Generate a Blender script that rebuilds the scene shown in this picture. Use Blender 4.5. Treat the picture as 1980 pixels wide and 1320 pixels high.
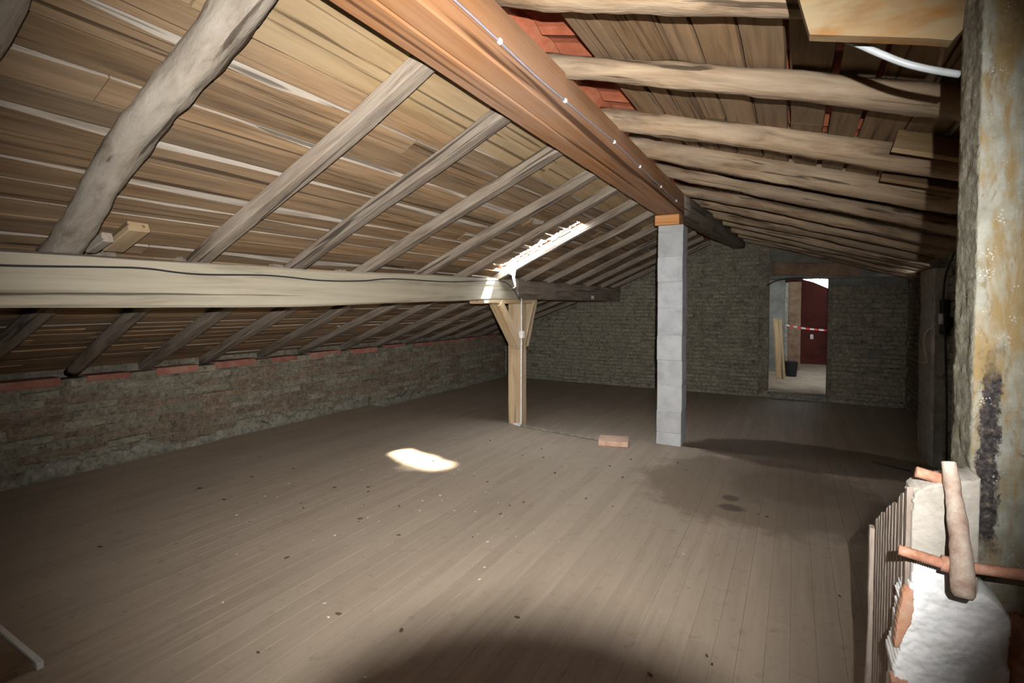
import bpy, bmesh, math, random
from mathutils import Vector, Matrix, noise
random.seed(7)
R = math.radians
scene = bpy.context.scene
col = scene.collection
for o in list(bpy.data.objects): bpy.data.objects.remove(o)

# ------------------------------------------------------------------ camera
CAM = Vector((0, 0, 1.31)); TH = R(29.3); PH = R(1.8)
FW = Vector((-math.sin(TH)*math.cos(PH), math.cos(TH)*math.cos(PH), -math.sin(PH)))
RT = Vector((math.cos(TH), math.sin(TH), 0)); UP = RT.cross(FW)
cam = bpy.data.cameras.new('camera'); cam.lens = 972/1980*36; cam.sensor_width = 36
cam.shift_y = -39.5/1980; cam.clip_start = 0.01
co = bpy.data.objects.new('camera', cam); col.objects.link(co)
co.matrix_world = Matrix((( RT.x, UP.x, -FW.x, CAM.x), (RT.y, UP.y, -FW.y, CAM.y), (RT.z, UP.z, -FW.z, CAM.z), (0,0,0,1)))
scene.camera = co

# ------------------------------------------------------------------ sky, sun, flash, exposure
SKY = 48.0; SUN = 110.0; FLASH = 900.0
w = bpy.data.worlds.new('sky'); scene.world = w; w.use_nodes = True
bg = w.node_tree.nodes['Background']; bg.inputs[0].default_value = (0.86, 0.93, 1.0, 1); bg.inputs[1].default_value = SKY
sl = bpy.data.lights.new('sun_offscreen', 'SUN'); sl.energy = SUN; sl.angle = R(5); sl.color = (1, .90, .70)
so = bpy.data.objects.new('sun_offscreen', sl); col.objects.link(so)
SUND = Vector((-.65, -.97, -1.88)).normalized()
so.rotation_euler = SUND.to_track_quat('-Z', 'Y').to_euler()
fl = bpy.data.lights.new('camera_flash_offscreen', 'SPOT'); fl.energy = FLASH; fl.spot_size = R(99); fl.spot_blend = 1.0
fl.shadow_soft_size = .0048; fl.color = (1, .98, .945)
FLP = CAM + RT*.032 + UP*.092 - FW*.0818
fo = bpy.data.objects.new('camera_flash_offscreen', fl); col.objects.link(fo); fo.location = FLP
AIM = (FW + RT*(-.055) + UP*(-.03))
fo.rotation_euler = AIM.to_track_quat('-Z', 'Y').to_euler()
vs = scene.view_settings; vs.view_transform = 'Standard'; vs.look = 'None'; vs.gamma = 1; vs.exposure = 0; vs.use_curve_mapping = False
# ------------------------------------------------------------------ materials
def N(nt, t, **k):
    n = nt.nodes.new(t)
    for a, b in k.items():
        if a.startswith('i_'):
            n.inputs[a[2:].replace('_', ' ')].default_value = b
        else: setattr(n, a, b)
    return n
def L(nt, a, b): nt.links.new(a, b)
def ramp(nt, fac, stops):
    r = N(nt, 'ShaderNodeValToRGB'); e = r.color_ramp.elements
    while len(e) < len(stops): e.new(.5)
    for el, (p, c) in zip(e, stops): el.position = p; el.color = tuple(c)+(1,) if len(c) == 3 else c
    L(nt, fac, r.inputs[0]); return r.outputs[0]
def mix(nt, fac, a, b, mode='MIX'):
    m = N(nt, 'ShaderNodeMix', data_type='RGBA', blend_type=mode)
    for s, v in ((m.inputs[0], fac), (m.inputs[6], a), (m.inputs[7], b)):
        if hasattr(v, 'is_output'): L(nt, v, s)
        elif isinstance(v, (int, float)): s.default_value = v
        else: s.default_value = tuple(v)+(1,)
    return m.outputs[2]
def newmat(name, rough=.85):
    m = bpy.data.materials.new(name); m.use_nodes = True; nt = m.node_tree; b = nt.nodes['Principled BSDF']
    b.inputs['Roughness'].default_value = rough; b.inputs['Specular IOR Level'].default_value = .25
    return m, nt, b
def coords(nt, scale, world=False, rnd=True):
    if world: src = N(nt, 'ShaderNodeNewGeometry').outputs['Position']
    else: src = N(nt, 'ShaderNodeTexCoord').outputs['Object']
    if rnd and not world:
        oi = N(nt, 'ShaderNodeObjectInfo'); v = N(nt, 'ShaderNodeVectorMath', operation='MULTIPLY_ADD')
        cmb = N(nt, 'ShaderNodeCombineXYZ'); L(nt, oi.outputs['Random'], cmb.inputs[0]); L(nt, oi.outputs['Random'], cmb.inputs[1]); L(nt, oi.outputs['Random'], cmb.inputs[2])
        v.inputs[1].default_value = (37, 53, 71); L(nt, cmb.outputs[0], v.inputs[0]); L(nt, src, v.inputs[2]); src = v.outputs[0]
    m = N(nt, 'ShaderNodeMapping'); m.inputs['Scale'].default_value = scale; L(nt, src, m.inputs[0]); return m.outputs[0]
def nz(nt, vec, scale=1, detail=5, rough=.6, dist=0):
    n = N(nt, 'ShaderNodeTexNoise'); n.inputs['Scale'].default_value = scale; n.inputs['Detail'].default_value = detail
    n.inputs['Roughness'].default_value = rough; n.inputs['Distortion'].default_value = dist; L(nt, vec, n.inputs['Vector']); return n.outputs['Fac']
def bump(nt, b, h, strength=.3, dist=.01):
    bp = N(nt, 'ShaderNodeBump'); bp.inputs['Strength'].default_value = strength; bp.inputs['Distance'].default_value = dist
    L(nt, h, bp.inputs['Height']); L(nt, bp.outputs[0], b.inputs['Normal'])
def wood(name, dark, mid, light, dust=(.40,.36,.30), dusty=.4, grain=(1.2, 22, 22), bs=.25, var=.25, blotch=3.0):
    m, nt, b = newmat(name)
    g = nz(nt, coords(nt, grain), 1, 7, .62, .6)
    c = ramp(nt, g, [(.28, dark), (.48, mid), (.70, light)])
    big = nz(nt, coords(nt, (blotch*.35, blotch, blotch)), 1, 4, .6)
    f = ramp(nt, big, [(.38, (0,)*3), (.62, (dusty,)*3)])
    c = mix(nt, f, c, dust)
    if var:
        oi = N(nt, 'ShaderNodeObjectInfo'); v = ramp(nt, oi.outputs['Random'], [(0, (1-var,)*3), (1, (1+var*.6, 1+var*.5, 1+var*.4))])
        c = mix(nt, 1.0, c, v, 'MULTIPLY')
    cr = nz(nt, coords(nt, (grain[0]*.45, grain[1]*1.6, grain[2]*1.6)), 1, 3, .5, .4)
    c = mix(nt, ramp(nt, cr, [(.335, (.8,)*3), (.385, (0,)*3)]), c, tuple(x*.35 for x in dark))
    L(nt, c, b.inputs['Base Color'])
    fine = nz(nt, coords(nt, tuple(x*2.2 for x in grain)), 1, 4, .7)
    bump(nt, b, fine, bs, .006); return m
def rough_mat(name, cols, scale=8, bs=.5, bd=.01, rnd=True, var=0, world=False, rough=.9, fine=60, mott=0):
    m, nt, b = newmat(name, rough)
    cv = coords(nt, (1, 1, 1), world, rnd)
    a = nz(nt, cv, scale, 6, .65, .3)
    k = len(cols); c = ramp(nt, a, [(.3+.4*i/(k-1), cc) for i, cc in enumerate(cols)])
    if var:
        oi = N(nt, 'ShaderNodeObjectInfo'); v = ramp(nt, oi.outputs['Random'], [(0, (1-var,)*3), (1, (1+var,)*3)])
        c = mix(nt, 1.0, c, v, 'MULTIPLY')
    if mott:
        mo = nz(nt, cv, scale*mott, 6, .75, .5)
        c = mix(nt, 1.0, c, ramp(nt, mo, [(.33, (.42,.41,.40)), (.5, (1,)*3), (.68, (1.38,1.36,1.32))]), 'MULTIPLY')
    L(nt, c, b.inputs['Base Color'])
    bump(nt, b, nz(nt, cv, fine, 4, .7), bs, bd); return m
def plain(name, c, rough=.5, metal=0):
    m, nt, b = newmat(name, rough); b.inputs['Metallic'].default_value = metal
    a = nz(nt, coords(nt, (1, 1, 1)), 25, 3); L(nt, ramp(nt, a, [(.3, tuple(x*.8 for x in c)), (.7, c)]), b.inputs['Base Color']); return m

MT = {}
MT['board'] = wood('roof_board', (.075,.044,.022), (.20,.124,.064), (.29,.188,.103), (.235,.18,.125), .45, (1.4, 26, 26), .25, .32)
MT['wane'] = wood('waney_edge', (.16,.13,.10), (.27,.23,.185), (.36,.315,.265), (.28,.24,.2), .4, (2, 30, 30), .3, .12)
MT['board_new'] = wood('pale_board', (.16,.10,.045), (.28,.19,.095), (.36,.26,.15), (.27,.215,.15), .35, (1.3, 18, 18), .2, .1)
MT['rafter'] = wood('squared_rafter', (.05,.036,.024), (.165,.13,.099), (.27,.226,.182), (.215,.183,.15), .5, (2.2, 22, 22), .7, .12, 7)
MT['log'] = wood('round_log', (.075,.045,.024), (.26,.178,.108), (.42,.325,.215), (.33,.268,.198), .5, (2.6, 17, 17), .8, .14, 7)
MT['biglog'] = wood('thick_log', (.10,.07,.045), (.25,.21,.168), (.33,.29,.24), (.29,.255,.21), .6, (5, 20, 20), .9, 0, 9)
MT['ridge'] = wood('ridge_timber', (.12,.043,.013), (.29,.13,.048), (.385,.195,.09), (.33,.215,.15), .85, (.7, 14, 14), .2, 0, 1.6)
MT['purlin'] = wood('purlin_timber', (.11,.088,.058), (.27,.235,.172), (.355,.31,.235), (.30,.268,.21), .5, (1.0, 18, 18), .3, 0)
MT['post'] = wood('post_timber', (.22,.12,.05), (.44,.31,.17), (.54,.42,.28), (.48,.40,.30), .6, (1.2, 18, 18), .25, .05)
MT['orange'] = wood('fresh_wood', (.30,.11,.03), (.52,.22,.07), (.60,.30,.11), (.5,.29,.17), .2, (1.5, 20, 20), .2, 0)
MT['ply'] = wood('plywood', (.085,.034,.007), (.16,.072,.016), (.20,.11,.033), (.165,.138,.085), .7, (3, 3, 10), .2, 0, 16)
MT['tile'] = rough_mat('terracotta', [(.26,.07,.035), (.42,.125,.062), (.50,.20,.11)], 5, .3, .01)
MT['brick'] = rough_mat('dusty_brick', [(.18,.163,.122), (.255,.23,.174), (.315,.28,.212)], 9, .9, .02, True, .13, True, mott=3.2)
MT['brickr'] = rough_mat('dusty_red_brick', [(.155,.115,.08), (.215,.162,.115), (.28,.222,.168)], 9, .9, .02, True, .15, True, mott=3.2)
MT['pinkbrick'] = rough_mat('pink_brick', [(.20,.08,.06), (.30,.12,.09), (.32,.20,.15)], 9, .5, .01, True, .15)
MT['mortar'] = rough_mat('mortar', [(.13,.115,.085), (.20,.178,.135), (.265,.24,.185)], 6, .9, .02, False, 0, True, mott=4)
MT['skirt'] = rough_mat('plaster_skirt', [(.16,.15,.12), (.22,.207,.168), (.275,.258,.215)], 7, .8, .012, False, 0, True, mott=3.5)
MT['block'] = rough_mat('concrete_block', [(.30,.305,.305), (.39,.395,.395), (.45,.455,.455)], 6, .35, .004, True, .07, fine=180)
MT['cement'] = rough_mat('cement', [(.27,.25,.21), (.36,.33,.29), (.42,.40,.36)], 14, .5, .004, False, fine=120)
MT['plaster'] = rough_mat('white_plaster', [(.70,.70,.69), (.82,.82,.82), (.86,.86,.87)], 10, .5, .005, False, fine=70)
MT['terra'] = rough_mat('broken_terracotta', [(.34,.15,.085), (.46,.22,.13), (.50,.34,.25)], 20, .4, .003)
MT['rib'] = rough_mat('ribbed_brick', [(.26,.21,.17), (.34,.28,.235), (.38,.33,.285)], 18, .4, .003)
MT['rust'] = rough_mat('rusty_steel', [(.22,.10,.06), (.42,.20,.13), (.52,.33,.25)], 40, .5, .003)
MT['mudrod'] = rough_mat('mortar_crusted_steel', [(.24,.15,.11), (.40,.31,.25), (.50,.44,.38)], 25, .7, .005)
MT['black'] = plain('black_rubber', (.02,.02,.022), .5)
MT['white'] = plain('white_plastic', (.72,.71,.68), .4)
MT['conduit'] = plain('grey_conduit', (.34,.36,.37), .35)
MT['wire'] = plain('grey_wire', (.30,.28,.33), .5)
MT['pale'] = plain('pale_crumb', (.62,.56,.48), .9)
MT['chip'] = plain('dark_chip', (.09,.06,.04), .9)
MT['film'] = plain('white_film', (.85,.85,.83), .7)
MT['darkred'] = rough_mat('dark_red_paint', [(.05,.012,.009), (.085,.02,.015), (.10,.025,.018)], 3, .2, .003, False)
MT['tanfloor'] = rough_mat('plywood_floor', [(.27,.215,.145), (.37,.30,.215), (.42,.35,.26)], 3, .2, .003, False)
MT['greywall'] = rough_mat('grey_render', [(.10,.10,.088), (.15,.148,.13), (.19,.184,.165)], 4, .4, .006, False)
MT['frontwall'] = rough_mat('front_render', [(.30,.28,.24), (.38,.35,.30), (.42,.39,.34)], 4, .4, .006, False)
MT['lintel'] = rough_mat('lintel_wood', [(.12,.075,.05), (.20,.13,.085), (.25,.175,.12)], 6, .4, .006, False)
MT['tape'] = None

def floor_mat():
    m, nt, b = newmat('floorboards', .8)
    g = nz(nt, coords(nt, (26, 1.3, 26), True), 1, 7, .62, .5)
    c = ramp(nt, g, [(.25, (.235,.178,.13)), (.5, (.305,.243,.185)), (.75, (.36,.292,.228))])
    d = nz(nt, coords(nt, (1.1, .8, 1), True), 1, 5, .6)
    c = mix(nt, ramp(nt, d, [(.35, (.15,)*3), (.65, (.75,)*3)]), c, (.355, .288, .224))
    oi = N(nt, 'ShaderNodeObjectInfo'); v = ramp(nt, oi.outputs['Random'], [(0, (.93,.925,.92)), (1, (1.04,1.035,1.03))]); c = mix(nt, 1, c, v, 'MULTIPLY')
    sp = nz(nt, coords(nt, (14, 14, 14), True), 1, 5, .75)
    c = mix(nt, ramp(nt, sp, [(.56, (0,)*3), (.70, (.6,)*3)]), c, (.19,.148,.11))
    # damp stains on the boards, with noisy outlines
    pos = N(nt, 'ShaderNodeNewGeometry').outputs['Position']
    wob = N(nt, 'ShaderNodeTexNoise'); wob.inputs['Scale'].default_value = 4.2; wob.inputs['Detail'].default_value = 8; wob.inputs['Roughness'].default_value = .68; L(nt, pos, wob.inputs['Vector'])
    def blob(cx, cy, rx, ry, soft, amt, colr, c, wamt=.9):
        mp = N(nt, 'ShaderNodeMapping', vector_type='POINT'); mp.inputs['Location'].default_value = (-cx/rx, -cy/ry, 0); mp.inputs['Scale'].default_value = (1/rx, 1/ry, 0)
        L(nt, pos, mp.inputs[0]); ln = N(nt, 'ShaderNodeVectorMath', operation='LENGTH'); L(nt, mp.outputs[0], ln.inputs[0])
        ad = N(nt, 'ShaderNodeMath', operation='MULTIPLY_ADD'); L(nt, wob.outputs['Fac'], ad.inputs[0]); ad.inputs[1].default_value = wamt; L(nt, ln.outputs['Value'], ad.inputs[2])
        f = ramp(nt, ad.outputs[0], [(0, (amt,)*3), (min(1, .5*(1+wamt*.5)*1.0-soft), (amt,)*3), (min(1, .5*(1+wamt*.5)*1.0), (0,)*3)])
        # ramp works on 0..1: halve the distance first
        h = N(nt, 'ShaderNodeMath', operation='MULTIPLY'); h.inputs[1].default_value = .5; L(nt, ad.outputs[0], h.inputs[0])
        rn = f.node; L(nt, h.outputs[0], rn.inputs[0])
        return mix(nt, f, c, colr)
    c = blob(-.22, 3.95, .85, .85, .10, .62, (.135, .098, .062), c)
    c = blob(-.05, 4.1, .45, .5, .2, .45, (.10, .07, .045), c, 1.1)
    c = blob(-.36, 3.68, .07, .07, .2, .7, (.06, .042, .03), c, 1.2)
    c = blob(-.33, 3.50, .09, .07, .2, .75, (.06, .042, .03), c, 1.2)
    c = blob(.15, 5.15, 1.15, .62, .05, .75, (.085, .055, .036), c, .35)
    L(nt, c, b.inputs['Base Color'])
    bump(nt, b, nz(nt, coords(nt, (60, 5, 60), True), 1, 5, .7), .2, .004); return m
MT['floor'] = floor_mat()

def pillar_mat():
    m, nt, b = newmat('stained_concrete', .8)
    pos = N(nt, 'ShaderNodeNewGeometry').outputs['Position']
    cv = coords(nt, (1, 1, 1), True)
    a = nz(nt, cv, 22, 7, .65)
    c = ramp(nt, a, [(.3, (.20,.195,.155)), (.5, (.29,.285,.235)), (.7, (.36,.36,.315))])
    och = nz(nt, coords(nt, (26, 26, 6), True), 1, 6, .65, .4)
    c = mix(nt, ramp(nt, och, [(.46, (0,)*3), (.60, (.85,)*3)]), c, (.25, .165, .058))
    och2 = nz(nt, coords(nt, (38, 38, 10), True), 1, 6, .7, .8)
    c = mix(nt, ramp(nt, och2, [(.58, (0,)*3), (.66, (.8,)*3)]), c, (.17, .115, .05))
    # tar run beside the arris, heights .98 to 1.28
    sx = N(nt, 'ShaderNodeSeparateXYZ'); L(nt, pos, sx.inputs[0])
    wb = nz(nt, coords(nt, (45, 45, 24), True), 1, 6, .75)
    def band(out, centre, half, wob):
        s = N(nt, 'ShaderNodeMath', operation='SUBTRACT'); L(nt, out, s.inputs[0]); s.inputs[1].default_value = centre
        ab = N(nt, 'ShaderNodeMath', operation='ABSOLUTE'); L(nt, s.outputs[0], ab.inputs[0])
        q = N(nt, 'ShaderNodeMath', operation='MULTIPLY_ADD'); L(nt, wb, q.inputs[0]); q.inputs[1].default_value = wob; L(nt, ab.outputs[0], q.inputs[2])
        r = N(nt, 'ShaderNodeMapRange'); L(nt, q.outputs[0], r.inputs[0]); r.inputs[1].default_value = half+wob*.5; r.inputs[2].default_value = half+wob*.5-half*.35; return r.outputs[0]
    mm = N(nt, 'ShaderNodeMath', operation='MULTIPLY'); L(nt, band(sx.outputs[0], .288, .016, .055), mm.inputs[0]); L(nt, band(sx.outputs[2], 1.05, .19, .16), mm.inputs[1])
    tarc = ramp(nt, nz(nt, cv, 95, 5, .7), [(.42, (.022,.019,.02)), (.58, (.07,.058,.055)), (.72, (.20,.155,.11))])
    c = mix(nt, mm.outputs[0], c, tarc)
    # specks of lime
    vo = N(nt, 'ShaderNodeTexVoronoi'); vo.inputs['Scale'].default_value = 210; L(nt, pos, vo.inputs['Vector'])
    spk = ramp(nt, vo.outputs['Distance'], [(.16, (1,)*3), (.34, (0,)*3)])
    dens = ramp(nt, nz(nt, cv, 30, 3), [(.56, (0,)*3), (.72, (1,)*3)])
    sm = N(nt, 'ShaderNodeMath', operation='MULTIPLY'); L(nt, spk, sm.inputs[0]); L(nt, dens, sm.inputs[1])
    c = mix(nt, sm.outputs[0], c, (.70, .68, .66))
    L(nt, c, b.inputs['Base Color'])
    bump(nt, b, nz(nt, cv, 160, 6, .75), .7, .003); return m
MT['pillar'] = pillar_mat()
MT['pilside'] = rough_mat('grimy_concrete_edge', [(.12,.12,.08), (.26,.25,.19), (.42,.40,.33)], 55, .9, .006, False, fine=200)
def tape_mat():
    m, nt, b = newmat('barrier_tape', .5)
    tc = N(nt, 'ShaderNodeTexCoord'); wv = N(nt, 'ShaderNodeTexWave'); wv.inputs['Scale'].default_value = 1.6; L(nt, tc.outputs['Object'], wv.inputs[0])
    L(nt, ramp(nt, wv.outputs['Fac'], [(.45, (.7,.06,.05)), (.55, (.8,.78,.75))]), b.inputs['Base Color']); return m
MT['tape'] = tape_mat()

# ------------------------------------------------------------------ mesh helpers
def link(name, me, parent=None, mw=None):
    o = bpy.data.objects.new(name, me); col.objects.link(o)
    if parent is not None: o.parent = parent
    if mw is not None:
        o.matrix_world = mw if parent is None else mw
        if parent is not None:
            o.matrix_basis = parent_world(parent).inverted() @ mw
    return o
def parent_world(p):
    m = p.matrix_basis.copy()
    while p.parent is not None: p = p.parent; m = p.matrix_basis @ m
    return m
def mesh(name, verts, faces, mats, fmat=None, smooth=False):
    me = bpy.data.meshes.new(name); me.from_pydata([tuple(v) for v in verts], [], faces)
    for m in (mats if isinstance(mats, (list, tuple)) else [mats]): me.materials.append(MT[m] if isinstance(m, str) else m)
    if fmat: me.polygons.foreach_set('material_index', fmat)
    if smooth: me.polygons.foreach_set('use_smooth', [True]*len(me.polygons))
    me.update(); return me
def tag(o, label=None, cat=None, group=None, kind=None):
    if label: o['label'] = label
    if cat: o['category'] = cat
    if group: o['group'] = group
    if kind: o['kind'] = kind
    return o
def empty(name, loc=(0,0,0)):
    o = bpy.data.objects.new(name, None); col.objects.link(o); o.location = loc; o.empty_display_size = .1; return o
def frame(p0, p1, up=(0,0,1)):
    p0 = Vector(p0); p1 = Vector(p1); x = (p1-p0).normalized(); y = Vector(up).cross(x).normalized(); z = x.cross(y)
    c = (p0+p1)/2; return Matrix(((x.x,y.x,z.x,c.x),(x.y,y.y,z.y,c.y),(x.z,y.z,z.z,c.z),(0,0,0,1)))
def sec_box(w, h, c):
    a, b = w/2, h/2
    return [(-a+c,-b),(a-c,-b),(a,-b+c),(a,b-c),(a-c,b),(-a+c,b),(-a,b-c),(-a,-b+c)]
def sec_round(w, h, n=14):
    return [(math.cos(2*math.pi*i/n)*w/2, math.sin(2*math.pi*i/n)*h/2) for i in range(n)]
def bar(name, path, sec, mat, parent=None, seg=10, jit=0.0, jscale=3, seed=0, up=(0,0,1), smooth=True, bend=0.0, taper=0.0):
    """a timber following `path` (world points), cross-section `sec` in (sideways, up); object frame along its length"""
    path = [Vector(p) for p in path]; M = frame(path[0], path[-1], up); Mi = M.inverted()
    lp = [Mi @ p for p in path]; Lx = lp[-1].x-lp[0].x; n = len(sec); V = []; F = []
    off = Vector((seed*7.31, seed*3.7, seed*1.9))
    for i in range(seg+1):
        t = i/seg; x = lp[0].x+Lx*t
        k = 0
        while k < len(lp)-2 and lp[k+1].x < x: k += 1
        u = (x-lp[k].x)/max(1e-6, lp[k+1].x-lp[k].x); c = lp[k].lerp(lp[k+1], u)
        by = bend*noise.noise(Vector((t*2.2, seed*5.1, .3))); bz = .6*bend*noise.noise(Vector((t*2.2, seed*2.3, 7.3)))
        tp = 1-taper*t
        for (y, z) in sec:
            d = Vector((x, y*tp, z*tp)); r = math.hypot(y, z) or 1
            q = jit*(noise.noise(Vector((x*jscale*.5, y*jscale*4, z*jscale*4))+off)+.5*noise.noise(Vector((x*jscale*2, y*jscale*9, z*jscale*9))+off))
            V.append((x, c.y+by+y*tp+q*y/r, c.z+bz+z*tp+q*z/r))
    for i in range(seg):
        for j in range(n):
            a = i*n+j; b2 = i*n+(j+1) % n; F.append((a, a+n, b2+n, b2))
    F.append(tuple(range(n))); F.append(tuple(seg*n+j for j in reversed(range(n))))
    me = mesh(name, V, F, mat, None, smooth)
    return link(name, me, parent, M)
def tube(name, pts, r, mat, parent=None, n=8, sub=6, ring=None):
    """smooth round cable through world points"""
    P = [Vector(p) for p in pts]; c = sum(P, Vector())/len(P); Q = []
    if len(P) > 2:
        for i in range(len(P)-1):
            p0 = P[max(0, i-1)]; p1 = P[i]; p2 = P[i+1]; p3 = P[min(len(P)-1, i+2)]
            for s in range(sub):
                t = s/sub; Q.append(.5*((2*p1)+(p2-p0)*t+(2*p0-5*p1+4*p2-p3)*t*t+(3*p1-p0-3*p2+p3)*t**3))
        Q.append(P[-1])
    else: Q = [P[0].lerp(P[1], i/sub) for i in range(sub+1)]
    V = []; F = []; ux = None
    for i, q in enumerate(Q):
        d = (Q[min(i+1, len(Q)-1)]-Q[max(i-1, 0)]).normalized()
        if ux is None: ux = d.orthogonal().normalized()
        ux = (ux-d*ux.dot(d)).normalized(); uy = d.cross(ux)
        rr = r*(ring(i/(len(Q)-1), i) if ring else 1)
        for j in range(n): V.append(q+ux*math.cos(2*math.pi*j/n)*rr+uy*math.sin(2*math.pi*j/n)*rr-c)
    for i in range(len(Q)-1):
        for j in range(n):
            a = i*n+j; b2 = i*n+(j+1) % n; F.append((a, b2, b2+n, a+n))
    F.append(tuple(reversed(range(n)))); F.append(tuple((len(Q)-1)*n+j for j in range(n)))
    return link(name, mesh(name, V, F, mat, None, True), parent, Matrix.Translation(c))
def box(name, lo, hi, mat, parent=None, bev=.0, jit=0, seed=0):
    lo = Vector(lo); hi = Vector(hi); c = (lo+hi)/2; bm = bmesh.new(); bmesh.ops.create_cube(bm, size=1)
    for v in bm.verts: v.co = Vector((v.co.x*(hi.x-lo.x), v.co.y*(hi.y-lo.y), v.co.z*(hi.z-lo.z)))
    if bev: bmesh.ops.bevel(bm, geom=bm.edges[:], offset=bev, segments=1, affect='EDGES')
    if jit:
        for v in bm.verts: v.co += Vector((noise.noise(v.co*9+Vector((seed, 0, 0))), noise.noise(v.co*9+Vector((0, seed+5, 0))), noise.noise(v.co*9+Vector((0, 0, seed+9)))))*jit
    me = bpy.data.meshes.new(name); bm.to_mesh(me); bm.free(); me.materials.append(MT[mat] if isinstance(mat, str) else mat)
    return link(name, me, parent, Matrix.Translation(c))
def loft(name, secs, mats, parent=None, fm=None, smooth=True, cap=True):
    """closed sections (lists of world points, equal count)"""
    n = len(secs[0]); V = [p for s in secs for p in s]; F = []; MI = []
    for i in range(len(secs)-1):
        for j in range(n):
            a = i*n+j; b2 = i*n+(j+1) % n; F.append((a, b2, b2+n, a+n)); MI.append(fm(j) if fm else 0)
    if cap:
        F.append(tuple(reversed(range(n)))); F.append(tuple((len(secs)-1)*n+j for j in range(n))); MI += [0, 0]
    c = sum((Vector(v) for v in V), Vector())/len(V)
    return link(name, mesh(name, [Vector(v)-c for v in V], F, mats, MI, smooth), parent, Matrix.Translation(c))

# ------------------------------------------------------------------ roof planes
def zU(X): return 1.55+.45*(X+2.65)          # underside of upper left rafters
def zL(X): return 1.55+.345*(X+2.65)         # underside of lower left rafters
def zR(X): return 2.34-.31*(X+.91)           # underside of right rafters
def zLeft(X): return zU(X) if X > -2.65 else zL(X)
Y0, Y1 = -1.55, 8.46

# ------------------------------------------------------------------ floor
floor = tag(empty('floor', (-1.8, 4, 0)), kind='structure')
def floor_planks(ya, yb, z, minlen, maxlen, mt='floor', x0=-4.98, x1=1.35, th=.03):
    x = x0; i = 0
    while x < x1-.02:
        wd = .088*random.uniform(.93, 1.07); y = ya-random.uniform(0, .9)
        while y < yb-.01:
            ln = random.uniform(minlen, maxlen); ye = min(yb, y+ln)
            if yb-ye < .5: ye = yb
            ys = max(ya, y)
            if ye > ys+.05:
                g = random.uniform(.0002, .0009); dz = random.uniform(-.00015, .00015)
                hx = wd/2-g/2; hy = (ye-ys)/2-.0005; c = .0008
                V = [(-hx,-hy,-th),(hx,-hy,-th),(hx,hy,-th),(-hx,hy,-th),(-hx,-hy,-c),(hx,-hy,-c),(hx,hy,-c),(-hx,hy,-c),(-hx+c,-hy,0),(hx-c,-hy,0),(hx-c,hy,0),(-hx+c,hy,0)]
                F = [(3,2,1,0),(0,1,5,4),(1,2,6,5),(2,3,7,6),(3,0,4,7),(4,5,9,8),(5,6,10,9),(6,7,11,10),(7,4,8,11),(8,9,10,11)]
                link('plank', mesh('plank', V, F, mt), floor, Matrix.Translation((x+wd/2, (ys+ye)/2, z+dz)))
            y = ye
        x += wd
floor_planks(-1.5, 4.82, 0, 2.6, 4.6)
floor_planks(4.83, 8.46, -.07, 4, 6)
box('subfloor', (-5.0, -1.55, -.16), (1.4, 4.825, -.031), 'lintel', floor)
box('subfloor', (-5.0, 4.826, -.24), (1.4, 8.5, -.101), 'lintel', floor)

# ------------------------------------------------------------------ ceiling boards and tiles
ceiling = tag(empty('ceiling', (-1.8, 4, 2)), kind='structure')
def roof_board(M, Ln, W, T, wane, seed, mats, sec=7):
    V = []; F = []; FM = []; n = 5
    for i in range(sec+1):
        x = -Ln/2+Ln*i/sec; k = max(.002, wane*(.15+1.7*noise.noise(Vector((i*.45+seed*3.3, seed, 0)))))
        e = .004*noise.noise(Vector((i*.7, seed*1.7, 3)))
        V += [(x, -W/2+e, 0), (x, W/2-k+e, 0), (x, W/2+e, T*.75), (x, W/2+e, T), (x, -W/2+e, T)]
    for i in range(sec):
        for j in range(n):
            a = i*n+j; b2 = i*n+(j+1) % n; F.append((a, a+n, b2+n, b2)); FM.append(1 if j == 1 and wane > .02 else 0)
    F += [tuple(range(n)), tuple(sec*n+j for j in reversed(range(n)))]; FM += [0, 0]
    link('board', mesh('board', V, F, mats, FM), ceiling, M)
def board_at(Xc, Za, slope, ya, yb, W, seed, wane, mats, flip=1):
    """board along Y; local x = +Y, local y up the slope, local z out of the room"""
    a = math.atan(slope); ups = Vector((math.cos(a), 0, math.sin(a)))*flip; x = Vector((0, 1, 0))*flip*-1
    n = Vector((-math.sin(a), 0, math.cos(a)))
    y = ups; x = y.cross(n)
    tl = R(random.uniform(-2.2, 2.2)); y2 = y*math.cos(tl)+n*math.sin(tl); n2 = n*math.cos(tl)-y*math.sin(tl)
    c = Vector((Xc, (ya+yb)/2, Za))+n*random.uniform(-.003, .004)
    M = Matrix(((x.x,y2.x,n2.x,c.x),(x.y,y2.y,n2.y,c.y),(x.z,y2.z,n2.z,c.z),(0,0,0,1)))
    roof_board(M, yb-ya-.004, W, .022, wane, seed, mats)
SLX = (-2.56, -1.74); SLY = (4.20, 4.365)     # slit where boards and tiles are missing
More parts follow.
